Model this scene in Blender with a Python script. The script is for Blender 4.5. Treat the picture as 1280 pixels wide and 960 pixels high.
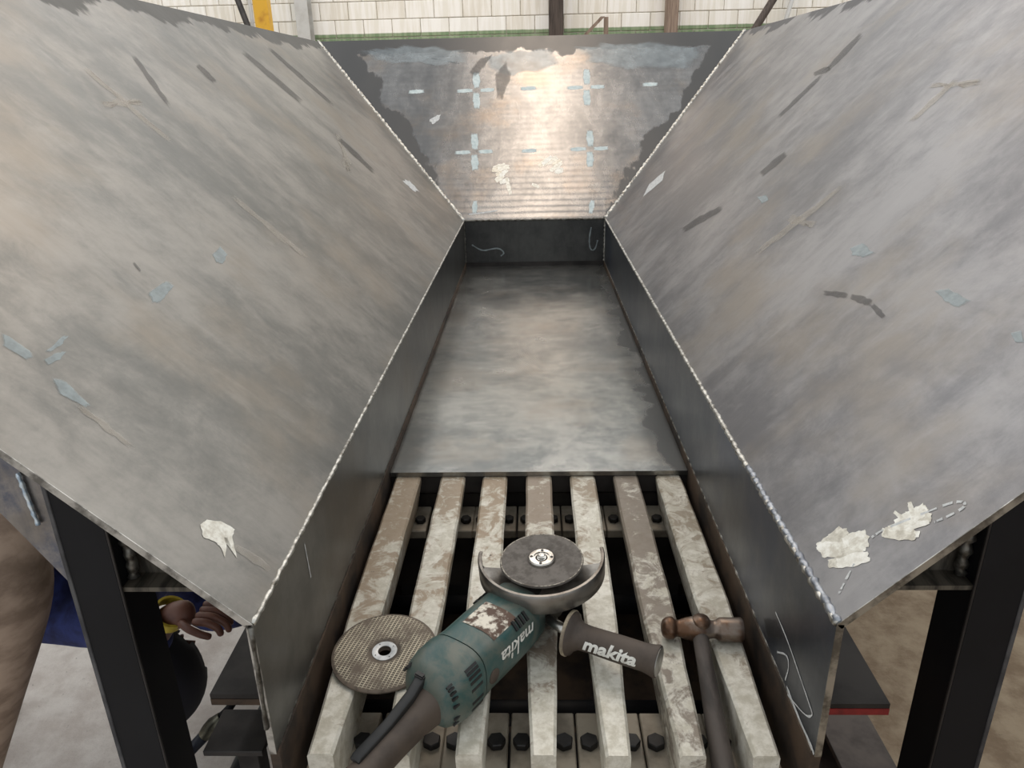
import bpy, bmesh, math, random
from mathutils import Vector as V, Matrix as M
for o in list(bpy.data.objects): bpy.data.objects.remove(o)
S = bpy.context.scene; COL = S.collection
rnd = random.Random(7)
# ------------------------------------------------------------------ camera, world, light, exposure
F_PX = 926.46
CR, CU, CF = V((0.99914, 0.02528, -0.02178)), V((0.01137, 0.36785, 0.92981)), V((-0.03152, 0.92954, -0.36737))
CAM = V((-0.004, 0, 1.6))
CF = CF.normalized(); CR = (CR - CF*CR.dot(CF)).normalized(); CU = CR.cross(CF)
cd = bpy.data.cameras.new('camera'); cam = bpy.data.objects.new('camera', cd); COL.objects.link(cam)
cd.sensor_width = 36; cd.lens = F_PX/1280*36; cd.clip_start = .02; cd.clip_end = 100
cam.matrix_world = M.Translation(CAM) @ M((CR, CU, -CF)).transposed().to_4x4()
S.camera = cam
S.view_settings.view_transform = 'Standard'; S.view_settings.look = 'None'
S.view_settings.exposure = 0.0; S.view_settings.gamma = 1.0; S.view_settings.use_curve_mapping = False
w = bpy.data.worlds.new('hall_light'); S.world = w; w.use_nodes = True
w.node_tree.nodes['Background'].inputs[0].default_value = (0.93, 0.97, 1.0, 1)
w.node_tree.nodes['Background'].inputs[1].default_value = 0.85
def skylight(name, loc, sx, sy, power, rot=(0, 0, 0), col=(1, .97, .93)):
    l = bpy.data.lights.new(name, 'AREA'); l.shape = 'RECTANGLE'; l.size = sx; l.size_y = sy; l.energy = power; l.color = col
    o = bpy.data.objects.new(name, l); COL.objects.link(o); o.location = loc; o.rotation_euler = rot
skylight('roof_light_strip', (.12, 5.85, 7.2), 1.1, 4.7, 100, col=(1, .81, .64))
skylight('roof_light_strip', (-4.6, 5.0, 7.2), 1.6, 9.0, 110)
skylight('roof_light_strip', (0, 10.1, 6.9), 15, 1.0, 190)  # added wash lamp to brighten the back wall, no known skylight there
skylight('roof_light_strip', (4.8, 5.0, 7.2), 1.6, 9.0, 110)

# ------------------------------------------------------------------ helpers
def ray(px, py): return CF + CR*((px-640)/F_PX) - CU*((py-480)/F_PX)
def atY(px, py, y): d = ray(px, py); return CAM + d*((y-CAM.y)/d.y)
def atZ(px, py, z): d = ray(px, py); return CAM + d*((z-CAM.z)/d.z)
def node(nt, t, ins=None, **kw):
    n = nt.nodes.new(t)
    for k, v in kw.items(): setattr(n, k, v)
    for k, v in (ins or {}).items():
        s = n.inputs[k]
        if isinstance(v, bpy.types.NodeSocket): nt.links.new(v, s)
        else: s.default_value = v
    return n
def mth(nt, op, a, b=0.0, c=0.0, clamp=False):
    n = node(nt, 'ShaderNodeMath', {0: a, 1: b, 2: c}, operation=op); n.use_clamp = clamp; return n.outputs[0]
def mix(nt, f, a, b):
    n = nt.nodes.new('ShaderNodeMix'); n.data_type = 'RGBA'
    for s, v in ((n.inputs[0], f), (n.inputs[6], a), (n.inputs[7], b)):
        if isinstance(v, bpy.types.NodeSocket): nt.links.new(v, s)
        else: s.default_value = v
    return n.outputs[2]
def rgb(r, g, b):   # sRGB 0-255 -> linear
    f = lambda c: (c/255/12.92 if c/255 <= .04045 else ((c/255+.055)/1.055)**2.4)
    return (f(r), f(g), f(b), 1)
def newmat(name):
    m = bpy.data.materials.new(name); m.use_nodes = True
    return m, m.node_tree, m.node_tree.nodes['Principled BSDF']
def noise(nt, vec, scale, detail=6, rough=.6, dist=0.0):
    return node(nt, 'ShaderNodeTexNoise', {'Vector': vec, 'Scale': scale, 'Detail': detail, 'Roughness': rough, 'Distortion': dist}).outputs[0]
def ramp(nt, f, a, b):   # smooth 0..1 between a and b
    n = node(nt, 'ShaderNodeMapRange', {0: f, 1: a, 2: b, 3: 0.0, 4: 1.0}); n.interpolation_type = 'SMOOTHSTEP'; n.clamp = True
    return n.outputs[0]
def coords(nt, scale=(1, 1, 1), loc=(0, 0, 0), rot=(0, 0, 0)):
    t = nt.nodes.new('ShaderNodeTexCoord')
    return node(nt, 'ShaderNodeMapping', {'Vector': t.outputs['Object'], 'Scale': scale, 'Location': loc, 'Rotation': rot}).outputs[0]
def bump(nt, b, h, strength=.2, dist=.002):
    n = node(nt, 'ShaderNodeBump', {'Height': h, 'Strength': strength, 'Distance': dist}); nt.links.new(n.outputs[0], b.inputs['Normal'])

def simple(name, c, rough=.5, metal=0.0, c2=None, scale=20, stretch=(1, 1, 1), bmp=.1, lo=.4, hi=.65):
    m, nt, b = newmat(name)
    v = coords(nt, stretch); n = noise(nt, v, scale)
    c2 = c2 or tuple(x*.7 for x in c[:3])+(1,)
    nt.links.new(mix(nt, ramp(nt, n, lo, hi), c, c2), b.inputs['Base Color'])
    b.inputs['Roughness'].default_value = rough; b.inputs['Metallic'].default_value = metal
    if bmp: bump(nt, b, n, bmp, .002)
    return m

def steel(name, dark, light, warm, rough=.36, margin=None, seed=0.0, ripple=False, metal=.9, scale=1.0, edge_dark=None, streak=True):
    """mill-scale steel plate; margin(nt, sepXYZ) -> distance socket from the plate's edges: the border strip kept its dark scale"""
    m, nt, b = newmat(name)
    t = nt.nodes.new('ShaderNodeTexCoord').outputs['Object']
    v = coords(nt, (1, 1, 1), (seed, seed*.7, 0))
    vs = coords(nt, (2.3, .8, 1), (seed, seed, 0), (0, 0, .2)) if streak else v
    n1 = noise(nt, v, 1.6*scale, 8, .62, .6); n2 = noise(nt, vs, 2.6*scale, 9, .68, .5); n3 = noise(nt, v, 11*scale, 9, .74, .3)
    n4 = noise(nt, coords(nt, (1, 1, 1), (seed+9, 3, 0)), 2.3*scale, 5, .6)
    f = mth(nt, 'ADD', mth(nt, 'MULTIPLY', n1, .45), mth(nt, 'ADD', mth(nt, 'MULTIPLY', n2, .36), mth(nt, 'MULTIPLY', n3, .32)))
    col = mix(nt, ramp(nt, f, .46, .68), dark, light)
    col = mix(nt, mth(nt, 'MULTIPLY', ramp(nt, n4, .48, .7), .7), col, warm)
    n5 = noise(nt, coords(nt, (9, 1.8, 1), (seed+2, seed, 0), (0, 0, .25)) if streak else coords(nt, (3, 9, 1), (seed, 0, 0)), 2.4, 10, .75, .3)
    col = mix(nt, mth(nt, 'MULTIPLY', ramp(nt, n5, .5, .78), .2), col, tuple(min(1, x*1.5) for x in light[:3])+(1,))
    col = mix(nt, mth(nt, 'MULTIPLY', ramp(nt, n5, .5, .28), .22), col, tuple(x*.55 for x in dark[:3])+(1,))
    rg = mth(nt, 'ADD', rough-.10, mth(nt, 'MULTIPLY', n2, .2))
    if margin:
        s = node(nt, 'ShaderNodeSeparateXYZ', {0: t}).outputs
        d = margin(nt, s)
        nn = mth(nt, 'ADD', mth(nt, 'MULTIPLY', mth(nt, 'SUBTRACT', noise(nt, v, 3.1, 3, .5), .5), .28), mth(nt, 'MULTIPLY', mth(nt, 'SUBTRACT', noise(nt, vs, 9, 6, .6), .5), .10))
        k = ramp(nt, mth(nt, 'ADD', d, nn), -.006, .012)
        col = mix(nt, k, edge_dark or tuple(x*.55 for x in dark[:3])+(1,), col)
        rg = mth(nt, 'ADD', rg, mth(nt, 'MULTIPLY', mth(nt, 'SUBTRACT', 1.0, k), .12))
    nt.links.new(col, b.inputs['Base Color']); nt.links.new(rg, b.inputs['Roughness'])
    b.inputs['Metallic'].default_value = metal
    h = n3
    if ripple:
        wv = node(nt, 'ShaderNodeTexWave', {'Vector': t, 'Scale': 7.5, 'Distortion': 1.2, 'Detail': 2.0, 'Detail Scale': .6}, bands_direction='Y')
        h = mth(nt, 'ADD', mth(nt, 'MULTIPLY', n3, .5), mth(nt, 'MULTIPLY', wv.outputs[0], mth(nt, 'MULTIPLY', k, 1.0)))
        bump(nt, b, h, .11, .01)
    else: bump(nt, b, h, .10, .003)
    return m

# ---- geometry collectors
def link(me, name, mat, parent=None, mw=None, smooth=False):
    o = bpy.data.objects.new(name, me); COL.objects.link(o)
    if mat and not me.materials: me.materials.append(mat)
    if smooth:
        for p in me.polygons: p.use_smooth = True
    if parent: o.parent = parent
    if mw is not None: o.matrix_local = mw
    return o
def bmo(name, bm, mat, parent=None, mw=None, smooth=False, sharp=None, bevel=0, segs=2):
    bmesh.ops.recalc_face_normals(bm, faces=bm.faces)
    if bevel: bmesh.ops.bevel(bm, geom=list(bm.edges), offset=bevel, segments=segs, affect='EDGES', clamp_overlap=True)
    me = bpy.data.meshes.new(name); bm.to_mesh(me); bm.free()
    o = link(me, name, mat, parent, mw, smooth or sharp is not None)
    if sharp is not None: me.set_sharp_from_angle(angle=math.radians(sharp))
    return o
def empty(name, loc=(0, 0, 0), rz=0):
    o = bpy.data.objects.new(name, None); COL.objects.link(o); o.location = loc; o.rotation_euler = (0, 0, rz); o.empty_display_size = .1
    return o
def tag(o, label=None, cat=None, group=None, kind=None):
    for k, v in (('label', label), ('category', cat), ('group', group), ('kind', kind)):
        if v: o[k] = v
    return o
def box_bm(x0, x1, y0, y1, z0, z1, bm=None):
    bm = bm or bmesh.new()
    vs = [bm.verts.new((x, y, z)) for z in (z0, z1) for x, y in ((x0, y0), (x1, y0), (x1, y1), (x0, y1))]
    for f in ((3, 2, 1, 0), (4, 5, 6, 7), (0, 1, 5, 4), (1, 2, 6, 5), (2, 3, 7, 6), (3, 0, 4, 7)): bm.faces.new([vs[i] for i in f])
    return bm
def box(name, x0, x1, y0, y1, z0, z1, mat, parent=None, bevel=.0015, mw=None):
    return bmo(name, box_bm(x0, x1, y0, y1, z0, z1), mat, parent, mw, bevel=bevel, segs=1)
def prism_bm(poly, h0, h1, bm=None):   # poly in local xy, extruded along z
    bm = bm or bmesh.new(); n = len(poly)
    a = [bm.verts.new((p[0], p[1], h0)) for p in poly]; b = [bm.verts.new((p[0], p[1], h1)) for p in poly]
    bm.faces.new(a[::-1]); bm.faces.new(b)
    for i in range(n): bm.faces.new((a[i], a[(i+1) % n], b[(i+1) % n], b[i]))
    return bm
def lathe_bm(prof, n=48, a0=0.0, a1=None, closed=True, bm=None):   # prof: closed loop of (r,z)
    bm = bm or bmesh.new(); full = a1 is None; a1 = a1 if not full else a0+2*math.pi
    m = n if full else n+1; rings = []
    for i in range(m):
        a = a0+(a1-a0)*i/n; c, s = math.cos(a), math.sin(a)
        rings.append([bm.verts.new((r*c, r*s, z)) for r, z in prof])
    k = len(prof); e = k if closed else k-1
    for i in range(n):
        A, B = rings[i], rings[(i+1) % m]
        for j in range(e): bm.faces.new((A[j], B[j], B[(j+1) % k], A[(j+1) % k]))
    if closed and not full: bm.faces.new(rings[0]); bm.faces.new(rings[-1][::-1])
    bmesh.ops.remove_doubles(bm, verts=bm.verts, dist=1e-6)
    return bm
def loft_bm(rings, caps=True, bm=None):
    bm = bm or bmesh.new(); R = [[bm.verts.new(p) for p in r] for r in rings]; n = len(R[0])
    for A, B in zip(R, R[1:]):
        for j in range(n): bm.faces.new((A[j], A[(j+1) % n], B[(j+1) % n], B[j]))
    if caps: bm.faces.new(R[0][::-1]); bm.faces.new(R[-1])
    return bm
def tube_bm(pts, rad, n=10, bm=None):
    pts = [V(p) for p in pts]; rad = rad if isinstance(rad, (list, tuple)) else [rad]*len(pts); rings = []
    up = V((0, 0, 1))
    for i, p in enumerate(pts):
        d = (pts[min(i+1, len(pts)-1)]-pts[max(i-1, 0)]).normalized()
        u = up if abs(d.dot(up)) < .95 else V((1, 0, 0))
        s = d.cross(u).normalized(); t = s.cross(d)
        rings.append([p+(s*math.cos(a)+t*math.sin(a))*rad[i] for a in [2*math.pi*k/n for k in range(n)]])
    return loft_bm(rings, True, bm)
def frame(o, u, v):
    u, v = V(u).normalized(), V(v).normalized(); w_ = u.cross(v)
    m = M((u, v, w_)).transposed().to_4x4(); m.translation = V(o); return m

# ------------------------------------------------------------------ measures
W2, ZF, ZW, ZP = .375, .962, .7375, .716     # half width, fold, skirt bottom, pan
YN, YB, YT, YP, ZT = .772, 3.985, 5.134, 1.640, 1.9195
SL, SR = 1.0248, .9891
T = .009
BAR_TOP = .703; BASE_TOP = .612

# ------------------------------------------------------------------ materials
def m_back(nt, s):
    top = mth(nt, 'SUBTRACT', 1.36, s[1])
    side = mth(nt, 'SUBTRACT', mth(nt, 'MULTIPLY_ADD', s[1], .545, W2-.02), mth(nt, 'ABSOLUTE', s[0]))
    return mth(nt, 'MINIMUM', top, mth(nt, 'MULTIPLY', side, .85))
def m_rim(nt, s): return mth(nt, 'SUBTRACT', 1.30, s[1])
def m_pan(nt, s):
    r_ = mth(nt, 'SUBTRACT', .345, s[0]); l_ = mth(nt, 'ADD', s[0], .46)
    return mth(nt, 'MINIMUM', r_, l_)
MS_L = steel('steel_side_plate', rgb(112, 111, 107), rgb(149, 145, 139), rgb(140, 131, 119), .40, m_rim, 1.3)
MS_R = steel('steel_side_plate', rgb(112, 111, 113), rgb(150, 148, 148), rgb(140, 132, 122), .38, m_rim, 5.1)
MS_B = steel('steel_back_plate', rgb(112, 112, 112), rgb(142, 141, 140), rgb(140, 128, 116), .26, m_back, 2.2, True)
MS_P = steel('steel_pan', rgb(130, 131, 129), rgb(176, 174, 168), rgb(156, 148, 138), .24, m_pan, 3.7, False, scale=1.6, streak=False)
MS_S = steel('steel_skirt', rgb(96, 97, 97), rgb(126, 126, 124), rgb(112, 108, 100), .36, None, 8.2)
MS_SR = steel('steel_skirt_blued', rgb(92, 97, 106), rgb(126, 128, 132), rgb(84, 94, 116), .34, None, 4.4)
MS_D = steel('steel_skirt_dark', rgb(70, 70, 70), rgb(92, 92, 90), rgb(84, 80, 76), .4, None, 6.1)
M_WELD = simple('weld_metal', rgb(205, 203, 196), .38, .85, rgb(120, 116, 108), 60, bmp=.5)
M_WELDD = simple('weld_metal_dull', rgb(120, 118, 112), .45, .8, rgb(70, 66, 60), 60, bmp=.5)
M_EDGE = simple('cut_steel_edge', rgb(185, 183, 178), .35, .9, rgb(110, 108, 104), 30)
M_BLACK = simple('black_primer', rgb(17, 17, 21), .6, .0, rgb(12, 12, 16), 6, bmp=.03)
M_BLACK.node_tree.nodes['Principled BSDF'].inputs['Specular IOR Level'].default_value = .25
M_BLACKE = simple('worn_primer_edge', rgb(84, 84, 86), .5, .2, rgb(50, 50, 54), 12)  # paler grey paints the light caught on the posts' bevel edge
M_RUST = simple('rusty_frame_steel', rgb(78, 62, 48), .7, .2, rgb(40, 33, 28), 9, bmp=.3)
M_DARK = simple('dark_steel', rgb(58, 54, 52), .55, .4, rgb(36, 33, 32), 8)
M_SCALE = simple('scaly_beam_steel', rgb(96, 90, 80), .6, .3, rgb(52, 48, 42), 10, (6, 1, 1), .4)
M_RED = simple('red_oxide_primer', rgb(140, 36, 34), .6, 0, rgb(90, 24, 22), 14)

# ------------------------------------------------------------------ the setting: floor and block wall
def make_floor():
    m, nt, b = newmat('concrete_floor')
    v = coords(nt); n1 = noise(nt, v, 1.3, 8, .6, .4); n2 = noise(nt, v, 9, 8, .65); n3 = noise(nt, v, 45, 6, .7)
    s = node(nt, 'ShaderNodeSeparateXYZ', {0: v}).outputs[0]
    dirt = ramp(nt, mth(nt, 'ADD', s, mth(nt, 'MULTIPLY', mth(nt, 'SUBTRACT', n1, .5), 1.6)), -.35, .25)
    clean = mix(nt, ramp(nt, n2, .35, .65), rgb(200, 190, 182), rgb(226, 219, 212))
    soil = mix(nt, ramp(nt, n2, .35, .65), rgb(128, 108, 86), rgb(164, 146, 122))
    c = mix(nt, dirt, clean, soil)
    c = mix(nt, mth(nt, 'MULTIPLY', ramp(nt, n3, .62, .72), .6), c, rgb(90, 78, 66))
    nt.links.new(c, b.inputs['Base Color']); b.inputs['Roughness'].default_value = .85
    bump(nt, b, mth(nt, 'ADD', n2, mth(nt, 'MULTIPLY', n3, .5)), .5, .01)
    tag(box('floor', -9, 9, -6, 12, -.1, 0, m, bevel=0), kind='structure')
make_floor()

def make_wall():
    YW = 11.45
    mm = simple('mortar', rgb(196, 190, 178), .9, 0, rgb(170, 164, 150), 20)
    wall = tag(box('wall_back', -9, 9, YW+.012, YW+.25, 0, 5.2, mm, bevel=0), kind='structure')
    def brickmat(name, a, b_):
        m, nt, b = newmat(name)
        g = nt.nodes.new('ShaderNodeNewGeometry').outputs['Position']
        vs = node(nt, 'ShaderNodeMapping', {'Vector': g, 'Scale': (9, 1, .7)}).outputs[0]
        n = noise(nt, vs, 2.0, 6, .6); z = node(nt, 'ShaderNodeSeparateXYZ', {0: g}).outputs[2]
        c = mix(nt, ramp(nt, n, .4, .62), a, b_)
        zz = mth(nt, 'ADD', z, mth(nt, 'MULTIPLY', noise(nt, g, 9, 3), .012))
        c = mix(nt, ramp(nt, zz, 2.395, 2.41), mix(nt, ramp(nt, n, .4, .65), rgb(120, 142, 108), rgb(150, 164, 134)), c)
        nt.links.new(c, b.inputs['Base Color']); b.inputs['Roughness'].default_value = .8
        return m
    mats = [brickmat('painted_block', rgb(236, 232, 222), rgb(248, 245, 240)), brickmat('painted_block_b', rgb(228, 222, 210), rgb(244, 240, 233)), brickmat('painted_block_c', rgb(240, 237, 230), rgb(250, 248, 244))]
    BW, BH, J = .40, .228, .010
    meshes = []
    for mt in mats:
        o = box('brick', 0, BW-J, 0, .05, 0, BH-J, mt, bevel=.006); meshes.append(o.data); bpy.data.objects.remove(o)
    z0 = 2.350-BH*10; stuff = bmesh.new(); n = 0
    for r in range(0, 22):
        zb = z0+r*BH
        for k in range(-23, 23):
            x = k*BW+(BW/2 if r % 2 else 0)+.05
            if x < -9 or x+BW > 9: continue
            if 9 <= r <= 16 and -7.0 < x < 6.6:
                o = bpy.data.objects.new('brick', meshes[rnd.choice((0, 0, 1, 2))]); COL.objects.link(o)
                o.parent = wall; o.location = (x, YW-rnd.uniform(0, .004), zb); n += 1
            else: box_bm(x, x+BW-J, YW, YW+.03, zb, zb+BH-J, stuff)
    tag(bmo('brick_rest', stuff, mats[0], wall), kind='stuff')
make_wall()
M_SW = simple('painted_side_wall', rgb(222, 218, 208), .85, 0, rgb(208, 203, 192), 3)
tag(box('wall_left', -9.2, -9, -6, 11.7, 0, 5.2, M_SW, bevel=0), kind='structure')
tag(box('wall_right', 9, 9.2, -6, 11.7, 0, 5.2, M_SW, bevel=0), kind='structure')

# ------------------------------------------------------------------ hopper
hop = tag(empty('steel_hopper', (0, YN, 0)), 'large bare steel plate hopper with sloping sides on black posts', 'hopper')
HINV = M.Translation((0, -YN, 0))
def hp(name, bm, mat, mw, parent=hop, **k): return bmo(name, bm, mat, parent, HINV @ mw if parent is hop else mw, **k)
xl, xr = -W2-(ZT-ZF)*SL, W2+(ZT-ZF)*SR
FR = {}
# left plate
vL = V((-SL, 0, 1)).normalized(); hL = (ZT-ZF)*math.sqrt(1+SL*SL)
FR['L'] = frame((-W2, YN, ZF), (0, 1, 0), vL)
side_l = hp('side_plate', prism_bm([(0, 0), (YB-YN, 0), (YT-YN, hL), (0, hL)], -T, 0), MS_L, FR['L'])
vR = V((SR, 0, 1)).normalized(); hR = (ZT-ZF)*math.sqrt(1+SR*SR)
FR['R'] = frame((W2, YB, ZF), (0, -1, 0), vR)
side_r = hp('side_plate', prism_bm([(0, 0), (YB-YN, 0), (YB-YN, hR), (-(YT-YB), hR)], -T, 0), MS_R, FR['R'])
vB = V((0, YT-YB, ZT-ZF)).normalized(); hB = math.hypot(YT-YB, ZT-ZF)
FR['B'] = frame((0, YB, ZF), (1, 0, 0), vB)
back = hp('back_plate', prism_bm([(-W2, 0), (W2, 0), (xr, hB), (xl, hB)], -T, 0), MS_B, FR['B'])
# skirts: inner faces on x = +-W2
FR['SL'] = frame((-W2, YN, ZW), (0, 1, 0), (0, 0, 1))     # normal +x
skirt_l = hp('skirt_plate', prism_bm([(0, 0), (YB-YN, 0), (YB-YN, ZF-ZW), (0, ZF-ZW)], -T, 0), MS_S, FR['SL'])
FR['SR'] = frame((W2, YB, ZW), (0, -1, 0), (0, 0, 1))     # normal -x
skirt_r = hp('skirt_plate', prism_bm([(0, 0), (YB-YN, 0), (YB-YN, ZF-ZW), (0, ZF-ZW)], -T, 0), MS_SR, FR['SR'])
FR['SB'] = frame((0, YB, ZW), (1, 0, 0), (0, 0, 1))       # normal -y
skirt_b = hp('skirt_plate', prism_bm([(-W2, 0), (W2, 0), (W2, ZF-ZW), (-W2, ZF-ZW)], -T, 0), MS_D, FR['SB'])
FR['P'] = frame((0, YP, ZP), (1, 0, 0), (0, 1, 0))
pan = hp('floor_pan', prism_bm([(-W2+.004, 0), (W2-.004, 0), (W2-.004, YB-YP+.02), (-W2+.004, YB-YP+.02)], -.012, 0), MS_P, FR['P'])
PL = {'L': side_l, 'R': side_r, 'B': back, 'SL': skirt_l, 'SR': skirt_r, 'SB': skirt_b, 'P': pan}
bm = box_bm(-W2+.004, W2-.004, YP+.004, YP+.014, ZP-.06, ZP-.013)
hp('pan_lip', bm, M_DARK, M())
bm = box_bm(-W2, W2, YB-.004, YB+.004, ZP-.012, ZW)
hp('back_strip', bm, M_DARK, M())

def weld(a, b, r, mat, step=.006, dull=False, name='weld_bead'):
    a, b = V(a), V(b); n = max(6, int((b-a).length/step)); pts = []; rad = []
    for i in range(n+1):
        pts.append(a.lerp(b, i/n)+V((rnd.uniform(-1, 1), rnd.uniform(-1, 1), rnd.uniform(-1, 1)))*r*.16); rad.append(r*(1+.22*math.sin(i*1.9)+rnd.uniform(-.15, .15)))
    return hp(name, tube_bm(pts, rad, 7), mat, M(), smooth=True)
weld((-W2, YB, ZF), (xl, YT, ZT), .0105, M_WELD, .012)
weld((W2, YB, ZF), (xr, YT, ZT), .0105, M_WELD, .012)
weld((-W2, YN+.002, ZF), (-W2, YB, ZF), .0036, M_WELD, .008)
weld((W2, YN+.002, ZF), (W2, YB, ZF), .0046, M_WELD, .008)
weld((W2+.002, YN+.002, ZF+.002), (W2+.001, YN+.42, ZF+.001), .0055, simple('blue_grey_weld', rgb(168, 172, 178), .4, .8, rgb(122, 126, 134), 60, bmp=.4), .006)
weld((-W2, YB, ZF), (W2, YB, ZF), .006, M_WELDD, .012)
weld((-W2, YB, ZW), (-W2, YB, ZF), .006, M_WELDD); weld((W2, YB, ZW), (W2, YB, ZF), .006, M_WELD)
weld((-W2-.003, YN+.01, ZW), (-W2-.003, YB, ZW), .0035, M_WELDD, .012)
weld((W2+.003, YN+.01, ZW), (W2+.003, YB, ZW), .004, M_WELD, .012)
# ragged dark sealing run between pan and skirt
# cut bright edges on the near end
def edge_strip(fr, poly, parent): return bmo('cut_edge', prism_bm(poly, -T-.0002, .0004), M_EDGE, parent)
edge_strip('L', [(-.0009, 0), (.0004, 0), (.0004, hL), (-.0009, hL)], side_l)
edge_strip('R', [(YB-YN-.0004, 0), (YB-YN+.0009, 0), (YB-YN+.0009, hR), (YB-YN-.0004, hR)], side_r)
edge_strip('SL', [(-.0009, 0), (.0004, 0), (.0004, ZF-ZW), (-.0009, ZF-ZW)], skirt_l)
edge_strip('SR', [(YB-YN-.0004, 0), (YB-YN+.0009, 0), (YB-YN+.0009, ZF-ZW), (YB-YN-.0004, ZF-ZW)], skirt_r)
weld((-W2-.002, YN-.002, ZF-.004), (-W2-.006, YN-.002, ZW+.05), .0032, M_WELDD, .02)

# ---- marks on the plates (chalk, paint ghosts, ground spots)
def mark_mat(name, c, c2, rough, metal, alpha, scale=40):
    m, nt, b = newmat(name); v = coords(nt); n = noise(nt, v, scale, 6, .7)
    nt.links.new(mix(nt, ramp(nt, n, .35, .65), c, c2), b.inputs['Base Color'])
    b.inputs['Roughness'].default_value = rough; b.inputs['Metallic'].default_value = metal
    n2 = noise(nt, v, scale*.6, 5, .7)
    at = node(nt, 'ShaderNodeAttribute', attribute_name='soft').outputs['Fac']
    k = ramp(nt, mth(nt, 'ADD', at, mth(nt, 'MULTIPLY', mth(nt, 'SUBTRACT', n2, .5), 1.1)), .1, .75)
    nt.links.new(mth(nt, 'MULTIPLY', k, alpha), b.inputs['Alpha'])
    return m
MK_BLUE = mark_mat('pale_blue_chalk', rgb(218, 228, 228), rgb(188, 204, 206), .6, .1, .85)
MK_GHOST = mark_mat('faint_chalk', rgb(184, 196, 198), rgb(164, 174, 176), .6, .3, .6)
MK_PALE = mark_mat('pale_scuff', rgb(196, 190, 180), rgb(176, 168, 156), .5, .6, .4)
MK_DARK = mark_mat('dark_stain', rgb(84, 82, 80), rgb(64, 62, 62), .5, .5, .4)
MK_GRIND = mark_mat('ground_bright_steel', rgb(240, 238, 228), rgb(206, 200, 186), .5, .25, 1.0, 70)
MK_GRIND.node_tree.nodes['Principled BSDF'].inputs['Alpha'].default_value = 1
MK_GRINDS = [MK_GRIND, mark_mat('ground_bright_steel_b', rgb(226, 222, 210), rgb(186, 180, 166), .45, .4, 1.0, 70), mark_mat('ground_bright_steel_c', rgb(250, 248, 240), rgb(224, 220, 208), .55, .15, 1.0, 70)]
MK_WHITE = mark_mat('white_chalk', rgb(225, 226, 224), rgb(190, 192, 192), .7, 0, .9, 90)
lift = [0.0003]
def loc(fr, px, py):
    m = FR[fr]; n = m.to_3x3().col[2]; d = ray(px, py); t = (m.translation-CAM).dot(n)/d.dot(n)
    p = m.inverted() @ (CAM+d*t); return V((p.x, p.y))
def poly_mark(name, fr, pts, mat, jit=.12, px=True, sub=4):
    hard = .9 if mat in MK_GRINDS+[MK_WHITE] else 0
    P = [loc(fr, *p) if px else V(p) for p in pts]; out = []; size = max((a-b).length for a in P for b in P)
    for a, b in zip(P, P[1:]+P[:1]):
        for i in range(sub):
            q = a.lerp(b, i/sub); out.append(q+V((rnd.uniform(-1, 1), rnd.uniform(-1, 1)))*size*jit*.2*(1 if i else .4))
    lift[0] += .000005
    c = sum(out, V((0, 0)))/len(out); bm = bmesh.new(); rings = []
    for k in (1, .72, .35): rings.append([bm.verts.new((*(c+(p-c)*k), lift[0])) for p in out])
    n = len(out); bm.faces.new(rings[2])
    for A, B in zip(rings, rings[1:]):
        for i in range(n): bm.faces.new((A[i], A[(i+1) % n], B[(i+1) % n], B[i]))
    me = bpy.data.meshes.new(name); bm.to_mesh(me); bm.free()
    at = me.attributes.new('soft', 'FLOAT', 'POINT')
    for i in range(3*n): at.data[i].value = (hard, .75 if hard == 0 else 1, 1)[i//n]
    return link(me, name, mat, PL[fr])
def ribbon(name, fr, pts, wd, mat, dash=0):
    P = [loc(fr, *p) for p in pts]; Q = []
    for _ in range(2): P = [P[0]]+[q for a, b in zip(P, P[1:]) for q in (a.lerp(b, .25), a.lerp(b, .75))]+[P[-1]]
    for a, b in zip(P, P[1:]):
        k = max(1, int((b-a).length/.012)); Q += [a.lerp(b, i/k) for i in range(k)]
    Q.append(P[-1]); lift[0] += .000005; bm = bmesh.new(); last = None
    for i, q in enumerate(Q):
        d = (Q[min(i+1, len(Q)-1)]-Q[max(i-1, 0)]).normalized(); nrm = V((-d.y, d.x)); ww = wd*rnd.uniform(.6, 1.2)*.5
        a = bm.verts.new((*(q+nrm*ww), lift[0])); b = bm.verts.new((*(q-nrm*ww), lift[0]))
        if last and not (dash and (i % dash == 0)): bm.faces.new((last[0], last[1], b, a))
        last = (a, b)
    me = bpy.data.meshes.new(name); bm.to_mesh(me); bm.free()
    at = me.attributes.new('soft', 'FLOAT', 'POINT')
    for q in at.data: q.value = .8
    return link(me, name, mat, PL[fr])
def stroke(name, fr, p0, p1, wpx, mat, jit=.1):
    a, b = V(p0), V(p1); d = (b-a).normalized(); n = V((-d.y, d.x))*wpx/2; m_ = a.lerp(b, .5)
    return poly_mark(name, fr, [a+n*.7, m_+n, b+n*.7, b-n*.7, m_-n, a-n*.7], mat, jit)
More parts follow.
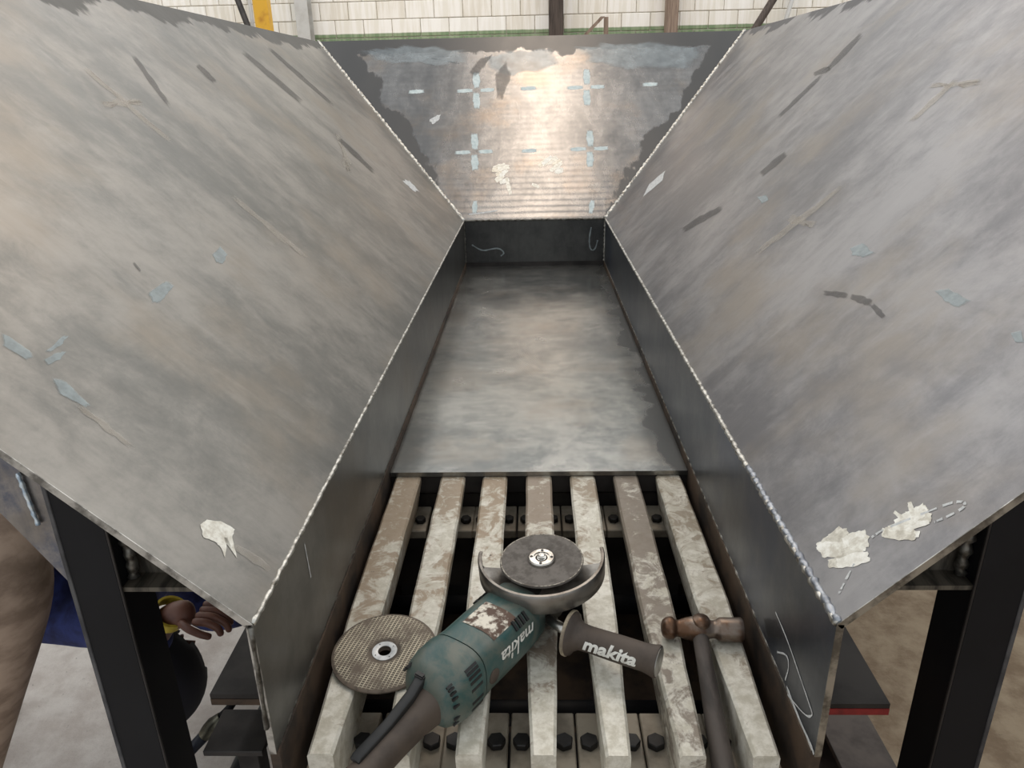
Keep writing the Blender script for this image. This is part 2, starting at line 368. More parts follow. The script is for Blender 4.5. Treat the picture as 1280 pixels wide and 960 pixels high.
# back plate crosses and dashes
for cx, cy in ((595, 113), (733, 109), (593, 190), (737, 186)):
    stroke('chalk_cross_mark', 'B', (cx, cy-24), (cx+1, cy-2), 11, MK_BLUE); stroke('chalk_cross_mark', 'B', (cx, cy+2), (cx+1, cy+24), 11, MK_BLUE)
    stroke('chalk_cross_mark', 'B', (cx-25, cy+1), (cx-3, cy), 6, MK_BLUE); stroke('chalk_cross_mark', 'B', (cx+4, cy), (cx+24, cy-1), 6, MK_BLUE)
for cx, cy in ((520, 115), (660, 111), (812, 106), (661, 189)): stroke('chalk_dash', 'B', (cx-10, cy), (cx+11, cy-1), 6, MK_BLUE)
stroke('chalk_dash', 'B', (594, 250), (593, 268), 8, MK_BLUE); stroke('chalk_dash', 'B', (741, 249), (738, 268), 8, MK_BLUE)
ribbon('chalk_line', 'B', [(586, 268), (604, 266), (622, 263)], .008, MK_WHITE)
poly_mark('spatter_scrape', 'B', [(537, 152), (543, 146), (551, 143), (548, 150), (541, 155)], MK_WHITE, .4)
def ground_spot(fr, c, r, n, mat=MK_GRIND):
    for i in range(n):
        a = rnd.uniform(-.9, .2); rr = r*math.sqrt(rnd.uniform(0, .5)); t = rnd.uniform(0, 6.28)
        x, y = c[0]+rr*math.cos(t), c[1]+rr*math.sin(t); L_ = r*rnd.uniform(.35, .62); w_ = r*rnd.uniform(.22, .36)
        stroke('ground_spot', fr, (x-L_*math.cos(a), y-L_*math.sin(a)), (x+L_*math.cos(a), y+L_*math.sin(a)), w_*1.5, MK_GRINDS[i % 3], .16)
ground_spot('B', (626, 218), 14, 7); stroke('ground_spot', 'B', (633, 222), (638, 243), 5, MK_GRIND); ground_spot('B', (690, 208), 15, 7)
stroke('ground_spot', 'B', (665, 230), (674, 234), 4, MK_GRIND)
ground_spot('R', (1053, 684), 33, 15); ground_spot('R', (1138, 662), 32, 14)
stroke('ground_spot', 'R', (1137, 628), (1142, 645), 7, MK_GRIND); stroke('ground_spot', 'R', (1118, 640), (1128, 648), 5, MK_GRIND)
ribbon('chalk_line', 'R', [(1090, 672), (1104, 662), (1160, 640), (1190, 628), (1206, 627), (1207, 634), (1185, 646), (1168, 653)], .004, MK_WHITE, 3)
ribbon('chalk_line', 'R', [(1068, 705), (1056, 728), (1049, 742)], .004, MK_WHITE, 3)
poly_mark('ground_spot', 'L', [(250, 656), (258, 650), (276, 652), (288, 658), (293, 662), (290, 672), (296, 698), (290, 690), (284, 672), (281, 697), (276, 685), (268, 677), (254, 672)], MK_GRIND, .05)
MK_WASH = mark_mat('pale_blue_grey_wash', rgb(170, 182, 188), rgb(138, 148, 154), .45, .6, .42, 14)
for pts in ([(448, 62), (480, 57), (530, 58), (585, 62), (592, 78), (560, 84), (500, 80), (462, 76)], [(710, 58), (760, 53), (830, 52), (884, 56), (888, 72), (860, 88), (790, 88), (730, 80)], [(600, 70), (640, 62), (690, 60), (705, 78), (670, 92), (630, 96), (610, 88)]):
    poly_mark('pale_wash_stain', 'B', pts, MK_WASH, .15)
for pts in ([(585, 92), (600, 72), (618, 66), (606, 84), (592, 98)], [(618, 92), (634, 74), (640, 92), (628, 128), (620, 122)]): poly_mark('dark_scuff', 'B', pts, MK_DARK, .12)
# left plate: faint chalk ghosts and scuffs
for pts in ([(0, 414), (12, 420), (40, 440), (43, 448), (34, 452), (0, 432)], [(55, 440), (78, 420), (88, 418), (80, 430), (60, 442)], [(52, 450), (72, 440), (86, 438), (76, 450), (58, 458)],
            [(62, 470), (80, 475), (118, 510), (108, 512), (72, 492)], [(183, 366), (208, 350), (220, 356), (200, 380), (190, 380)], [(264, 318), (275, 306), (286, 318), (278, 332), (270, 330)]):
    poly_mark('faint_chalk_mark', 'L', pts, MK_GHOST, .1)
for a, b, wp in (((100, 80), (215, 178), 7), ((125, 130), (178, 128), 10), ((95, 505), (168, 562), 10), ((285, 240), (385, 325), 7), ((420, 165), (440, 220), 8), ((290, 680), (340, 715), 12)):
    stroke('pale_scuff', 'L', a, b, wp, MK_PALE, .2)
for a, b, wp in (((165, 68), (214, 136), 8), ((245, 80), (270, 104), 8), ((300, 62), (380, 130), 8), ((330, 55), (420, 135), 6), ((420, 170), (470, 218), 7), ((166, 328), (176, 340), 4)):
    stroke('dark_scuff', 'L', a, b, wp, MK_DARK, .1)
poly_mark('spatter_scrape', 'L', [(503, 226), (511, 225), (524, 240), (516, 238)], MK_WHITE, .4)
# right plate
for pts in ([(1165, 362), (1185, 359), (1217, 376), (1200, 386), (1180, 378)], [(1060, 310), (1078, 303), (1096, 316), (1080, 324), (1064, 320)], [(946, 246), (958, 243), (962, 250), (952, 256)], [(1262, 416), (1278, 412), (1282, 430), (1268, 428)]):
    poly_mark('faint_chalk_mark', 'R', pts, MK_GHOST, .1)
poly_mark('pale_scrape', 'R', [(804, 246), (812, 230), (832, 213), (828, 226)], MK_WHITE, .15)
for a, b, wp in (((942, 320), (1056, 230), 9), ((985, 272), (1022, 282), 12), ((1135, 155), (1200, 95), 8), ((1160, 108), (1230, 104), 6)): stroke('pale_scuff', 'R', a, b, wp, MK_PALE, .2)
for a, b, wp in (((970, 150), (1030, 92), 6), ((1030, 92), (1080, 40), 9), ((1016, 94), (1040, 84), 8), ((850, 290), (905, 258), 10), ((1028, 366), (1062, 370), 9), ((1062, 370), (1092, 380), 12), ((1090, 380), (1106, 398), 9), ((950, 220), (985, 190), 10)):
    stroke('dark_scuff', 'R', a, b, wp, MK_DARK, .1)
# skirts: chalk lines
ribbon('chalk_line', 'SR', [(970, 765), (985, 800), (1002, 850), (1014, 885), (1017, 895), (1008, 896), (985, 868)], .003, MK_WHITE)
ribbon('chalk_line', 'SR', [(972, 815), (985, 818), (987, 835), (982, 850)], .0035, MK_WHITE)
ribbon('chalk_line', 'SR', [(984, 858), (1000, 900), (1016, 935), (1018, 943)], .006, MK_WHITE)
ribbon('chalk_line', 'SB', [(590, 306), (603, 314), (615, 311), (624, 310), (631, 316), (626, 320)], .008, MK_GHOST)
ribbon('chalk_line', 'SB', [(739, 284), (736, 300), (738, 313), (744, 312), (747, 300)], .007, MK_GHOST)
ribbon('chalk_line', 'SL', [(380, 680), (384, 700), (388, 722)], .003, MK_WHITE)
poly_mark('dark_stain', 'SR', [(954, 770), (972, 775), (982, 800), (960, 800)], MK_DARK, .2)

# ---- posts, cross beams, gusset
def post(sg):
    xo, xi = sg*.743, sg*.664
    p = hp('post', box_bm(min(xo, xi), max(xo, xi), .955, 1.045, 0, 1.24), M_BLACK, M(), bevel=.002, segs=1)
    bmo('worn_edge', box_bm(min(sg*.7445, sg*.737), max(sg*.7445, sg*.737), .9535, .962, 0, 1.26), M_BLACKE, p, bevel=.001, segs=1)  # pale strip painting the lit corner of the post
    bmo('inner_groove', tube_bm([(xi-sg*.001, .956, 0), (xi-sg*.001, .956, 1.2)], .0022, 8), M_DARK, p)
    bmo('foot_plate', box_bm(min(sg*.80, sg*.60), max(sg*.80, sg*.60), .91, 1.11, -.0005, .012), M_BLACK, p)
    xa = .44; poly = [(xa, .880), (.664, .880), (.664, 1.20), (xa, 1.0)]     # cross beam: web plate cut to the slope, flange below
    bm = bmesh.new(); A = [bm.verts.new((sg*x, 1.0, z)) for x, z in poly]; B = [bm.verts.new((sg*x, 1.009, z)) for x, z in poly]
    bm.faces.new(A); bm.faces.new(B[::-1])
    for i in range(4): bm.faces.new((A[i], B[i], B[(i+1) % 4], A[(i+1) % 4]))
    c = hp('cross_beam', bm, M_SCALE, M())
    bmo('flange', box_bm(min(sg*.664, sg*.386), max(sg*.664, sg*.386), .960, 1.009, .872, .880), M_SCALE, c)
    weld((sg*.655, .985, 1.17), (sg*.655, .985, .885), .009, M_WELDD, .007)
post(-1); post(1)
g = bmesh.new(); pts = [(-.744, .835), (-.744, 1.30), (-1.2, 1.755), (-1.2, 1.60)]
a = [g.verts.new((x, .985, z)) for x, z in pts]; b = [g.verts.new((x, .994, z)) for x, z in pts]
g.faces.new(a); g.faces.new(b[::-1])
for i in range(4): g.faces.new((a[i], b[i], b[(i+1) % 4], a[(i+1) % 4]))
M_BLUED = steel('heat_blued_gusset', rgb(84, 92, 112), rgb(150, 146, 142), rgb(120, 114, 108), .4, None, 11, scale=3)
hp('gusset_plate', g, M_BLUED, M())
weld(atY(22, 592, .98), atY(48, 656, .98), .0036, simple('blue_tinted_weld', rgb(222, 234, 242), .3, .6, rgb(150, 176, 200), 50), .005)
# back posts of the frame, mostly hidden behind the plates
for sg in (-1, 1):
    hp('post', box_bm(min(sg*.74, sg*.62), max(sg*.74, sg*.62), 3.5, 3.61, 0, 1.2), M_BLACK, M())
    hp('post', box_bm(min(sg*.49, sg*.385), max(sg*.49, sg*.385), 3.5, 3.61, 0, .97), M_BLACK, M())

# ------------------------------------------------------------------ bar grate deck (chassis under the hopper)
deck = tag(empty('bar_grate', (0, YN, 0)), 'grate of seven worn pale steel bars bolted across a dark frame', 'grate')
DI = M.Translation((0, -YN, 0))
def dp(name, bm, mat, parent=deck, **k): return bmo(name, bm, mat, parent, DI if parent is deck else None, **k)
def bar_mat(name, c_lo, c_hi, dirt, amt, seed):
    m, nt, b = newmat(name)
    v = coords(nt, (1, 1, 1), (seed*3.1, seed, seed*.4)); yy = node(nt, 'ShaderNodeSeparateXYZ', {0: coords(nt)}).outputs[1]; n1 = noise(nt, v, 17, 8, .68, 1.6); n2 = noise(nt, v, 38, 8, .7); n3 = noise(nt, v, 5, 4, .6, .8)
    c = mix(nt, ramp(nt, n2, .35, .65), c_lo, c_hi)
    c = mix(nt, mth(nt, 'MULTIPLY', ramp(nt, mth(nt, 'ADD', mth(nt, 'ADD', mth(nt, 'MULTIPLY', n1, .45), mth(nt, 'MULTIPLY', n2, .3)), mth(nt, 'ADD', mth(nt, 'MULTIPLY', n3, .3), mth(nt, 'MULTIPLY', mth(nt, 'SUBTRACT', yy, 1.2), .16))), .555-amt*.10, .645-amt*.10), .85), c, dirt)
    c = mix(nt, ramp(nt, n2, .66, .72), c, rgb(52, 46, 40))
    nt.links.new(c, b.inputs['Base Color']); b.inputs['Roughness'].default_value = .5; b.inputs['Metallic'].default_value = .15
    bump(nt, b, mth(nt, 'ADD', n1, mth(nt, 'MULTIPLY', n2, .4)), .35, .004)
    return m
BARX = [-.326, -.213, -.1075, .002, .1105, .218, .3235]
def bar_bm(seed):
    rr = random.Random(seed); rings = []
    for i in range(15):
        t = i/14; y = .803+t*(1.643-.803)
        k = min(1, (t/.42)); hw = .0188+(.0312-.0188)*k
        hw *= 1+rr.uniform(-.03, .03); hb = .0180; c = .0045
        dz = rr.uniform(-.001, .0004)
        rings.append([(-hb, y, BASE_TOP), (hb, y, BASE_TOP), (hw, y, BAR_TOP-.014), (hw, y, BAR_TOP-c+dz), (hw-c, y, BAR_TOP+dz), (-hw+c, y, BAR_TOP+dz), (-hw, y, BAR_TOP-c+dz), (-hw, y, BAR_TOP-.014)])
    return loft_bm(rings)
M_BASE = simple('greasy_steel_block', rgb(158, 149, 134), .55, .15, rgb(116, 107, 94), 12, bmp=.2)
M_BOLT = simple('black_bolt', rgb(34, 33, 33), .45, .3, rgb(20, 19, 19), 40)
DIRT = [(rgb(142, 122, 98), .7), (rgb(142, 122, 98), .6), (rgb(140, 118, 92), .25), (rgb(128, 110, 92), .5), (rgb(136, 118, 96), .2), (rgb(112, 98, 84), 1.0), (rgb(140, 126, 106), .3)]
def hexbolt(x, y, z, parent, r=.0158, h=.012):
    a0 = rnd.uniform(0, 1); poly = [(r*math.cos(a0+k*math.pi/3), r*math.sin(a0+k*math.pi/3)) for k in range(6)]
    bm = prism_bm(poly, 0, h); bmesh.ops.translate(bm, verts=bm.verts, vec=(x, y, z))
    return bmo('bolt', bm, M_BOLT, parent, bevel=.0015, segs=1)
for i, x in enumerate(BARX):
    bm = bar_bm(i); bmesh.ops.translate(bm, verts=bm.verts, vec=(x, 0, 0))
    mt = bar_mat('worn_pale_bar', rgb(186, 180, 164), rgb(222, 218, 206), DIRT[i][0], DIRT[i][1], i)
    dp('bar', bm, mt, sharp=35)
    for y0, y1, yb in ((.77, .972, .905), (1.535, 1.650, 1.577)):
        bp = dp('mounting_block', box_bm(x-.0525, x+.0525, y0, y1, BASE_TOP-.022, BASE_TOP+.0002), M_BASE, bevel=.002, segs=1)
        for s in (-1, 1): hexbolt(x+s*.0340, yb, BASE_TOP, bp, .0155 if y0 < 1 else .0135)
# cross rails under the blocks, frame sides
for y0, y1 in ((.79, .95), (1.54, 1.645)):
    dp('cross_rail', box_bm(-.37, .37, y0, y1, BASE_TOP-.16, BASE_TOP-.022), M_DARK)
dp('cross_rail', box_bm(-.37, .37, 1.655, 1.67, BASE_TOP-.20, ZP-.07), M_DARK)
dp('stiffener_bar', tube_bm([(-.372, 1.40, .50), (.372, 1.40, .50)], .022, 12), M_BLACK, smooth=True)
dp('stiffener_bar', tube_bm([(-.372, 1.12, .46), (.372, 1.12, .46)], .025, 12), M_BLACK, smooth=True)
dp('chute_plate', box_bm(-.372, .372, .98, 1.66, .30, .31), M_RUST)  # added brown sheet hiding the bright floor, darkens the gaps between bars
dp('back_chute_plate', box_bm(-.372, .372, 1.655, 1.668, .20, BASE_TOP-.2), M_DARK)  # added dark sheet closing the far end against light
for s in (-1, 1):
    dp('frame_side', box_bm(min(s*.372, s*.386), max(s*.372, s*.386), YN+.004, YB, .20, ZW-.001), M_RUST)  # frame side, lower part extended to keep side light out
    z = .60
    p0 = atZ(262 if s < 0 else 1113, 868 if s < 0 else 880, z)
    sb = dp('frame_flange', box_bm(min(s*.386, p0.x), max(s*.386, p0.x), p0.y, YB, z-.010, z), M_DARK)
    bmo('red_underside', box_bm(min(s*.386, p0.x), max(s*.386, p0.x), p0.y-.001, YB, z-.024, z-.0105), M_RED if s > 0 else M_RUST, sb)
    for yl in (1.3, 3.3):
        dp('frame_leg', box_bm(min(s*.386, s*.44), max(s*.386, s*.44), yl, yl+.06, 0, .58), M_DARK)

# ------------------------------------------------------------------ angle grinder (lies upside down on the bars, disc up)
def superring(x, hw, hh, zc, n=3.0, k=32, yc=0.0):
    out = []
    for i in range(k):
        a = 2*math.pi*i/k; c, s_ = math.cos(a), math.sin(a)
        out.append((x, yc+hw*math.copysign(abs(c)**(2/n), c), zc+hh*math.copysign(abs(s_)**(2/n), s_)))
    return out
def text_mesh(txt, size, shear=.25, bold=.0):
    cu = bpy.data.curves.new('lettering', 'FONT'); cu.body = txt; cu.size = size; cu.shear = shear; cu.offset = bold; cu.align_x = 'CENTER'; cu.align_y = 'CENTER'
    cu.resolution_u = 4
    o = bpy.data.objects.new('lettering', cu); COL.objects.link(o)
    dg = bpy.context.evaluated_depsgraph_get(); me = bpy.data.meshes.new_from_object(o.evaluated_get(dg)); bpy.data.objects.remove(o); me.materials.clear()
    bm = bmesh.new(); bm.from_mesh(me)
    bmesh.ops.triangulate(bm, faces=bm.faces); bmesh.ops.subdivide_edges(bm, edges=[e for e in bm.edges if e.calc_length() > size*.25], cuts=2); bm.to_mesh(me); bm.free()
    return me
def build_grinder():
    teal = simple('teal_housing', rgb(46, 80, 78), .4, 0, rgb(36, 62, 62), 5, bmp=.03)
    nt = teal.node_tree; b = nt.nodes['Principled BSDF']      # grey-brown grime rubbed over the teal plastic
    old = b.inputs['Base Color'].links[0].from_socket; n = noise(nt, coords(nt), 16, 8, .7, .6)
    nt.links.new(mix(nt, mth(nt, 'MULTIPLY', ramp(nt, n, .36, .62), .8), old, rgb(98, 100, 90)), b.inputs['Base Color'])
    dgrey = simple('grey_brown_rubber', rgb(80, 69, 60), .65, 0, rgb(62, 53, 46), 14, bmp=.1)
    black = simple('black_plastic', rgb(34, 34, 34), .5, 0, rgb(24, 24, 24), 20)
    alloy = simple('cast_alloy', rgb(92, 90, 86), .45, .6, rgb(60, 57, 53), 18)
    guardm = simple('worn_guard_steel', rgb(142, 138, 132), .34, .8, rgb(84, 78, 72), 14, bmp=.2)
    discm = simple('grey_abrasive', rgb(112, 106, 100), .9, 0, rgb(90, 84, 78), 60, bmp=.4)
    nutm = simple('bright_steel', rgb(214, 212, 206), .28, .9, rgb(150, 146, 140), 30)
    white = simple('white_print', rgb(226, 224, 216), .6, 0, rgb(170, 164, 152), 80, lo=.5, hi=.75)
    ang = math.radians(56)
    g = tag(empty('angle_grinder', (0.004, 1.112, BAR_TOP), ang), 'teal angle grinder lying upside down on the pale bars with its worn disc up', 'grinder')
    SPEC = [(-.060, .044, .040, .058), (-.066, .050, .046, .058), (-.10, .053, .050, .058), (-.16, .054, .051, .058), (-.22, .053, .051, .058), (-.235, .054, .052, .058)]
    REAR = [(-.2375, .0545, .0525, .058), (-.248, .057, .054, .058), (-.275, .057, .054, .057), (-.296, .054, .050, .056), (-.310, .046, .043, .053), (-.317, .032, .030, .050)]
    def prof(x, spec=SPEC+REAR):
        for A, B in zip(spec, spec[1:]):
            if B[0] <= x <= A[0]:
                t = (A[0]-x)/(A[0]-B[0]); return [A[i]+(B[i]-A[i])*t for i in (1, 2, 3)]
        return spec[-1][1:]
    def surf(x, a, off=0.0):
        hw, hh, zc = prof(x); c, s_ = math.cos(a), math.sin(a); q = 2/3.0
        p = V((x, hw*math.copysign(abs(c)**q, c), zc+hh*math.copysign(abs(s_)**q, s_)))
        nrm = V((0, math.copysign(abs(c)**(2-q), c)/hw, math.copysign(abs(s_)**(2-q), s_)/hh)).normalized()
        return p+nrm*off, nrm
    body = bmo('motor_housing', loft_bm([superring(*s_) for s_ in SPEC]), teal, g, sharp=50)
    rear = bmo('rear_cover', loft_bm([superring(*s_) for s_ in REAR]), teal, g, sharp=50)
    def slots(par, xs, angs, ln, wd, along_x=True):
        for x in xs:
            for a in angs:
                p, nrm = surf(x, a); u = V((1, 0, 0)); v = nrm.cross(u)
                if not along_x: u, v = v, u
                m = M((u, v, u.cross(v))).transposed().to_4x4(); m.translation = p
                bmo('vent_slot', box_bm(-ln/2, ln/2, -wd/2, wd/2, -.003, .0006), black, par, m)
    R = math.radians
    slots(body, [-.118, -.128, -.138, -.148], [R(138)], .017, .005, False)       # four slots on the upper front shoulder
    slots(body, [-.10, -.111, -.122, -.133], [R(38)], .012, .004, False)
    slots(rear, [-.262], [R(180-x) for x in (-18, -6, 6, 18, 28, 37, 45)], .026, .0045)
    slots(rear, [-.300], [R(180-x) for x in (-24, -10, 4, 18, 30, 40, 48, 132, 142, 152)], .020, .0035)
    # oval brush cap, seam ring
    p, nrm = surf(-.216, R(182)); u = V((1, 0, 0)); v = nrm.cross(u); m = M((u, v, u.cross(v))).transposed().to_4x4(); m.translation = p
    bmo('brush_cap', lathe_bm([(.0002, -.002), (.0125, -.002), (.0125, .001), (.0105, .0018), (.0002, .0018)], 24), dgrey, body, m, sharp=40)
    # name plate: worn paper sticker on the top face
    bm = bmesh.new(); G = [[bm.verts.new(surf(-.135-.062*i/8, R(130-56*j/8), .0007)[0]) for j in range(9)] for i in range(9)]
    for i in range(8):
        for j in range(8): bm.faces.new((G[i][j], G[i+1][j], G[i+1][j+1], G[i][j+1]))
    stick = simple('torn_sticker', rgb(222, 214, 198), .6, 0, rgb(84, 62, 48), 34, (1, 1, 1), .1, .46, .56)
    bmo('name_sticker', bm, stick, body)
    # maker's lettering on the right-hand side, upside down like the tool
    me = text_mesh('makita', .036, .2, .0006)
    for vtx in me.vertices:
        x, y = vtx.co.x, vtx.co.y
        p, nrm = surf(-.150-x*.95, R(171)+y/.07, .0009); vtx.co = p
    link(me, 'lettering', white, body)
    # gear housing under the guard
    bmo('gear_housing', loft_bm([superring(.050, .024, .020, .045, 2.6), superring(.042, .036, .034, .046, 2.6), superring(.0, .046, .046, .047, 2.6), superring(-.045, .048, .044, .055, 2.8), superring(-.062, .044, .041, .058, 3)]), alloy, g, sharp=50)
    bmo('bearing_collar', lathe_bm([(.0005, .085), (.034, .085), (.034, .092), (.030, .095), (.0005, .095)], 32), alloy, g, sharp=40)
    # guard: half dish open to the front, tilted a little towards the handle end
    tilt = M.Translation((0, 0, .100)) @ M.Rotation(R(-4), 4, 'Y')
    ga, gb = R(214-98), R(214+98)
    bmo('guard', lathe_bm([(.026, -.006), (.108, -.006), (.112, -.002), (.1125, .031), (.1105, .0335), (.106, .0335), (.1055, .031), (.1085, .029), (.1080, .002), (.104, -.002), (.026, -.002)], 56, ga, gb), guardm, g, tilt, sharp=50)
    dm = M.Translation((0, 0, .114)) @ M.Rotation(R(-4), 4, 'Y')
    d = bmo('grinding_disc', lathe_bm([(.011, 0), (.020, 0), (.026, .004), (.0735, .004), (.0745, .006), (.0735, .0088), (.027, .0088), (.021, .005), (.011, .005)], 72), discm, g, dm, sharp=40)
    rim = simple('frayed_fibre_edge', rgb(176, 168, 154), .9, 0, rgb(110, 102, 92), 160, lo=.45, hi=.55)
    bmo('fibre_edge', lathe_bm([(.0715, .0089), (.0728, .0093), (.0736, .0089)], 72, closed=False), rim, d)
    nt_ = bmo('lock_nut', lathe_bm([(.011, .005), (.0235, .005), (.0235, .012), (.0215, .014), (.0145, .014), (.0140, .012), (.011, .012)], 40), nutm, g, dm, sharp=40)
    for k in range(4):
        a = k*math.pi/2+.5
        bm = lathe_bm([(.0001, .0), (.0028, .0), (.0028, .0016), (.0001, .0016)], 12); bmesh.ops.translate(bm, verts=bm.verts, vec=(.018*math.cos(a), .018*math.sin(a), .0128))
        bmo('pin_hole', bm, black, nt_)
    prof_s = [(.0001, .0)]+[(r_, z_) for z_, r_ in ((0, .0085), (.012, .0085))]
    for k in range(4): prof_s += [(.0078, .0125+k*.0012), (.0066, .0131+k*.0012)]
    prof_s += [(.005, .0185), (.0001, .0190)]
    bmo('spindle', lathe_bm(prof_s, 24), nutm, g, dm, sharp=40)
    # rear handle with lever
    hpts = [(-0.295, .042, .040, .052, 2.6), (-0.317, .030, .032, .046, 2.6), (-0.340, .024, .027, .040, 2.4), (-0.385, .0215, .025, .034, 2.3), (-0.445, .0215, .024, .028, 2.3), (-0.480, .024, .026, .027, 2.4), (-0.493, .019, .021, .027, 2.4)]
    hd = bmo('rear_handle', loft_bm([superring(*h) for h in hpts]), dgrey, g, smooth=True)
    bmo('switch_lever', loft_bm([superring(x, .0085, h_, z_, 4, 16, .010) for x, h_, z_ in ((-0.301, .006, .088), (-0.315, .008, .086), (-0.337, .007, .074), (-0.385, .007, .060), (-0.445, .006, .054), (-0.450, .003, .052))]), black, hd, sharp=40)
    bmo('lock_button', box_bm(-0.317, -0.301, .002, .020, .088, .097), black, hd, bevel=.002)
    # side handle
    f0, f1 = V((-.060, -.094, .046)), V((-.040, -.248, .047))
    ax = (f1-f0).normalized(); up = V((0, 0, 1)); sd = ax.cross(up).normalized(); up2 = sd.cross(ax)
    m = M((sd, up2, -ax)).transposed().to_4x4(); m = M((sd, -up2, ax)).transposed().to_4x4(); m.translation = f0
    L_ = (f1-f0).length
    grip = bmo('side_handle', lathe_bm([(.0001, 0), (.0365, 0), (.0375, .004), (.036, .008), (.028, .013), (.0225, .022), (.0215, .04), (.0225, .08), (.0225, L_-.022), (.0245, L_-.010), (.0265, L_-.003), (.0255, L_), (.0001, L_)], 48), dgrey, g, m, sharp=60)
    bmo('flange_rim', lathe_bm([(.0360, -.0012), (.0386, -.001), (.0390, .003), (.0374, .0046), (.0360, .0046)], 48), simple('worn_pale_rim', rgb(176, 162, 138), .6, 0, rgb(120, 108, 92), 40), grip, sharp=60)
    bmo('end_disc', lathe_bm([(.0001, L_-.001), (.0235, L_-.001), (.0235, L_+.0012), (.0001, L_+.0012)], 40), M_EDGE, grip)
    me = text_mesh('makita', .031, .25, .0011)
    # local axes: z along the handle; find the angle that faces the camera
    mw = M.Translation(g.location) @ M.Rotation(ang, 4, 'Z') @ m
    lc = mw.inverted() @ CAM; th = math.atan2(lc.y, lc.x)
    sgn = 1
    tx = mw.to_3x3() @ V((-math.sin(th), math.cos(th), 0))
    if tx.z < 0: sgn = -1
    for vtx in me.vertices:
        x, y = vtx.co.x, vtx.co.y; a = th+sgn*((y-.011)/.0225); vtx.co = V((.0232*math.cos(a), .0232*math.sin(a), 0.078+x*1.1))
    link(me, 'lettering', white, grip)
    bmo('handle_stud', tube_bm([(-.050, -.04, .046), f0], .009, 14), nutm, g, smooth=True)
    return g
build_grinder()

# ------------------------------------------------------------------ loose disc
def build_disc():
    m, nt, b = newmat('fibre_mesh_disc'); t = nt.nodes.new('ShaderNodeTexCoord').outputs['Object']
    mp = node(nt, 'ShaderNodeMapping', {'Vector': t, 'Rotation': (0, 0, .62)}).outputs[0]
    w_ = node(nt, 'ShaderNodeVectorMath', {0: mp, 1: node(nt, 'ShaderNodeTexNoise', {'Vector': t, 'Scale': 30.0}).outputs[1]}, operation='MULTIPLY_ADD')
    w_.inputs[1].default_value = (1, 1, 1); nn = node(nt, 'ShaderNodeVectorMath', {0: node(nt, 'ShaderNodeTexNoise', {'Vector': t, 'Scale': 40.0}).outputs[1], 3: .0016}, operation='SCALE').outputs[0]
    w_ = node(nt, 'ShaderNodeVectorMath', {0: mp, 1: nn}, operation='ADD').outputs[0]
    s = node(nt, 'ShaderNodeSeparateXYZ', {0: w_}).outputs
    fx = mth(nt, 'FRACT', mth(nt, 'MULTIPLY', s[0], 150.0)); fy = mth(nt, 'FRACT', mth(nt, 'MULTIPLY', s[1], 230.0))
    lx = mth(nt, 'LESS_THAN', fx, .24); ly = mth(nt, 'LESS_THAN', fy, .40)
    r_ = node(nt, 'ShaderNodeVectorMath', {0: t}, operation='LENGTH').outputs['Value']
    inn = ramp(nt, r_, .026, .034); out = mth(nt, 'SUBTRACT', 1.0, ramp(nt, r_, .083, .0865))
    n = noise(nt, t, 60, 6); n2 = noise(nt, t, 14, 4)
    ln = mth(nt, 'MULTIPLY', mth(nt, 'MULTIPLY', mth(nt, 'MAXIMUM', mth(nt, 'MULTIPLY', lx, .9), mth(nt, 'MULTIPLY', ly, .6)), mth(nt, 'MULTIPLY', inn, out)), ramp(nt, mth(nt, 'ADD', mth(nt, 'MULTIPLY', n, .5), mth(nt, 'MULTIPLY', n2, .6)), .38, .66))
    base = mix(nt, ramp(nt, n, .4, .65), rgb(108, 96, 84), rgb(80, 71, 62))
    nt.links.new(mix(nt, ln, base, rgb(222, 210, 184)), b.inputs['Base Color']); b.inputs['Roughness'].default_value = .85
    bump(nt, b, mth(nt, 'ADD', ln, n), .4, .001)
    d = empty('grinding_disc'); tag(d, 'loose brown fibre-mesh grinding disc lying flat on the two leftmost bars', 'disc')
    p = atZ(481, 815, .711); d.location = (p.x, p.y, BAR_TOP)
    d.rotation_euler = (math.radians(3.5), math.radians(-1.0), math.radians(20))
    dm = M.Translation((0, 0, .006))
    bmo('abrasive', lathe_bm([(.011, -.004), (.022, -.004), (.026, 0), (.0865, 0), (.0895, .002), (.0895, .0045), (.086, .0065), (.030, .0065), (.024, .0045), (.011, .0045)], 80), m, d, dm, sharp=40)
    ring = bmo('metal_ring', lathe_bm([(.0115, .0046), (.0215, .0048), (.0213, .0056), (.0125, .0060), (.0113, .0056)], 48), simple('pale_label_ring', rgb(206, 208, 208), .4, .4, rgb(176, 178, 178), 60), d, dm, sharp=50)
    for k in range(4):
        a = k*math.pi/2+.3
        bm = lathe_bm([(.0001, .0), (.0009, .0), (.0009, .0009), (.0001, .0009)], 8); bmesh.ops.translate(bm, verts=bm.verts, vec=(.0172*math.cos(a), .0172*math.sin(a), .0054)); bmo('punch_dot', bm, M_BLACK, ring)
build_disc()

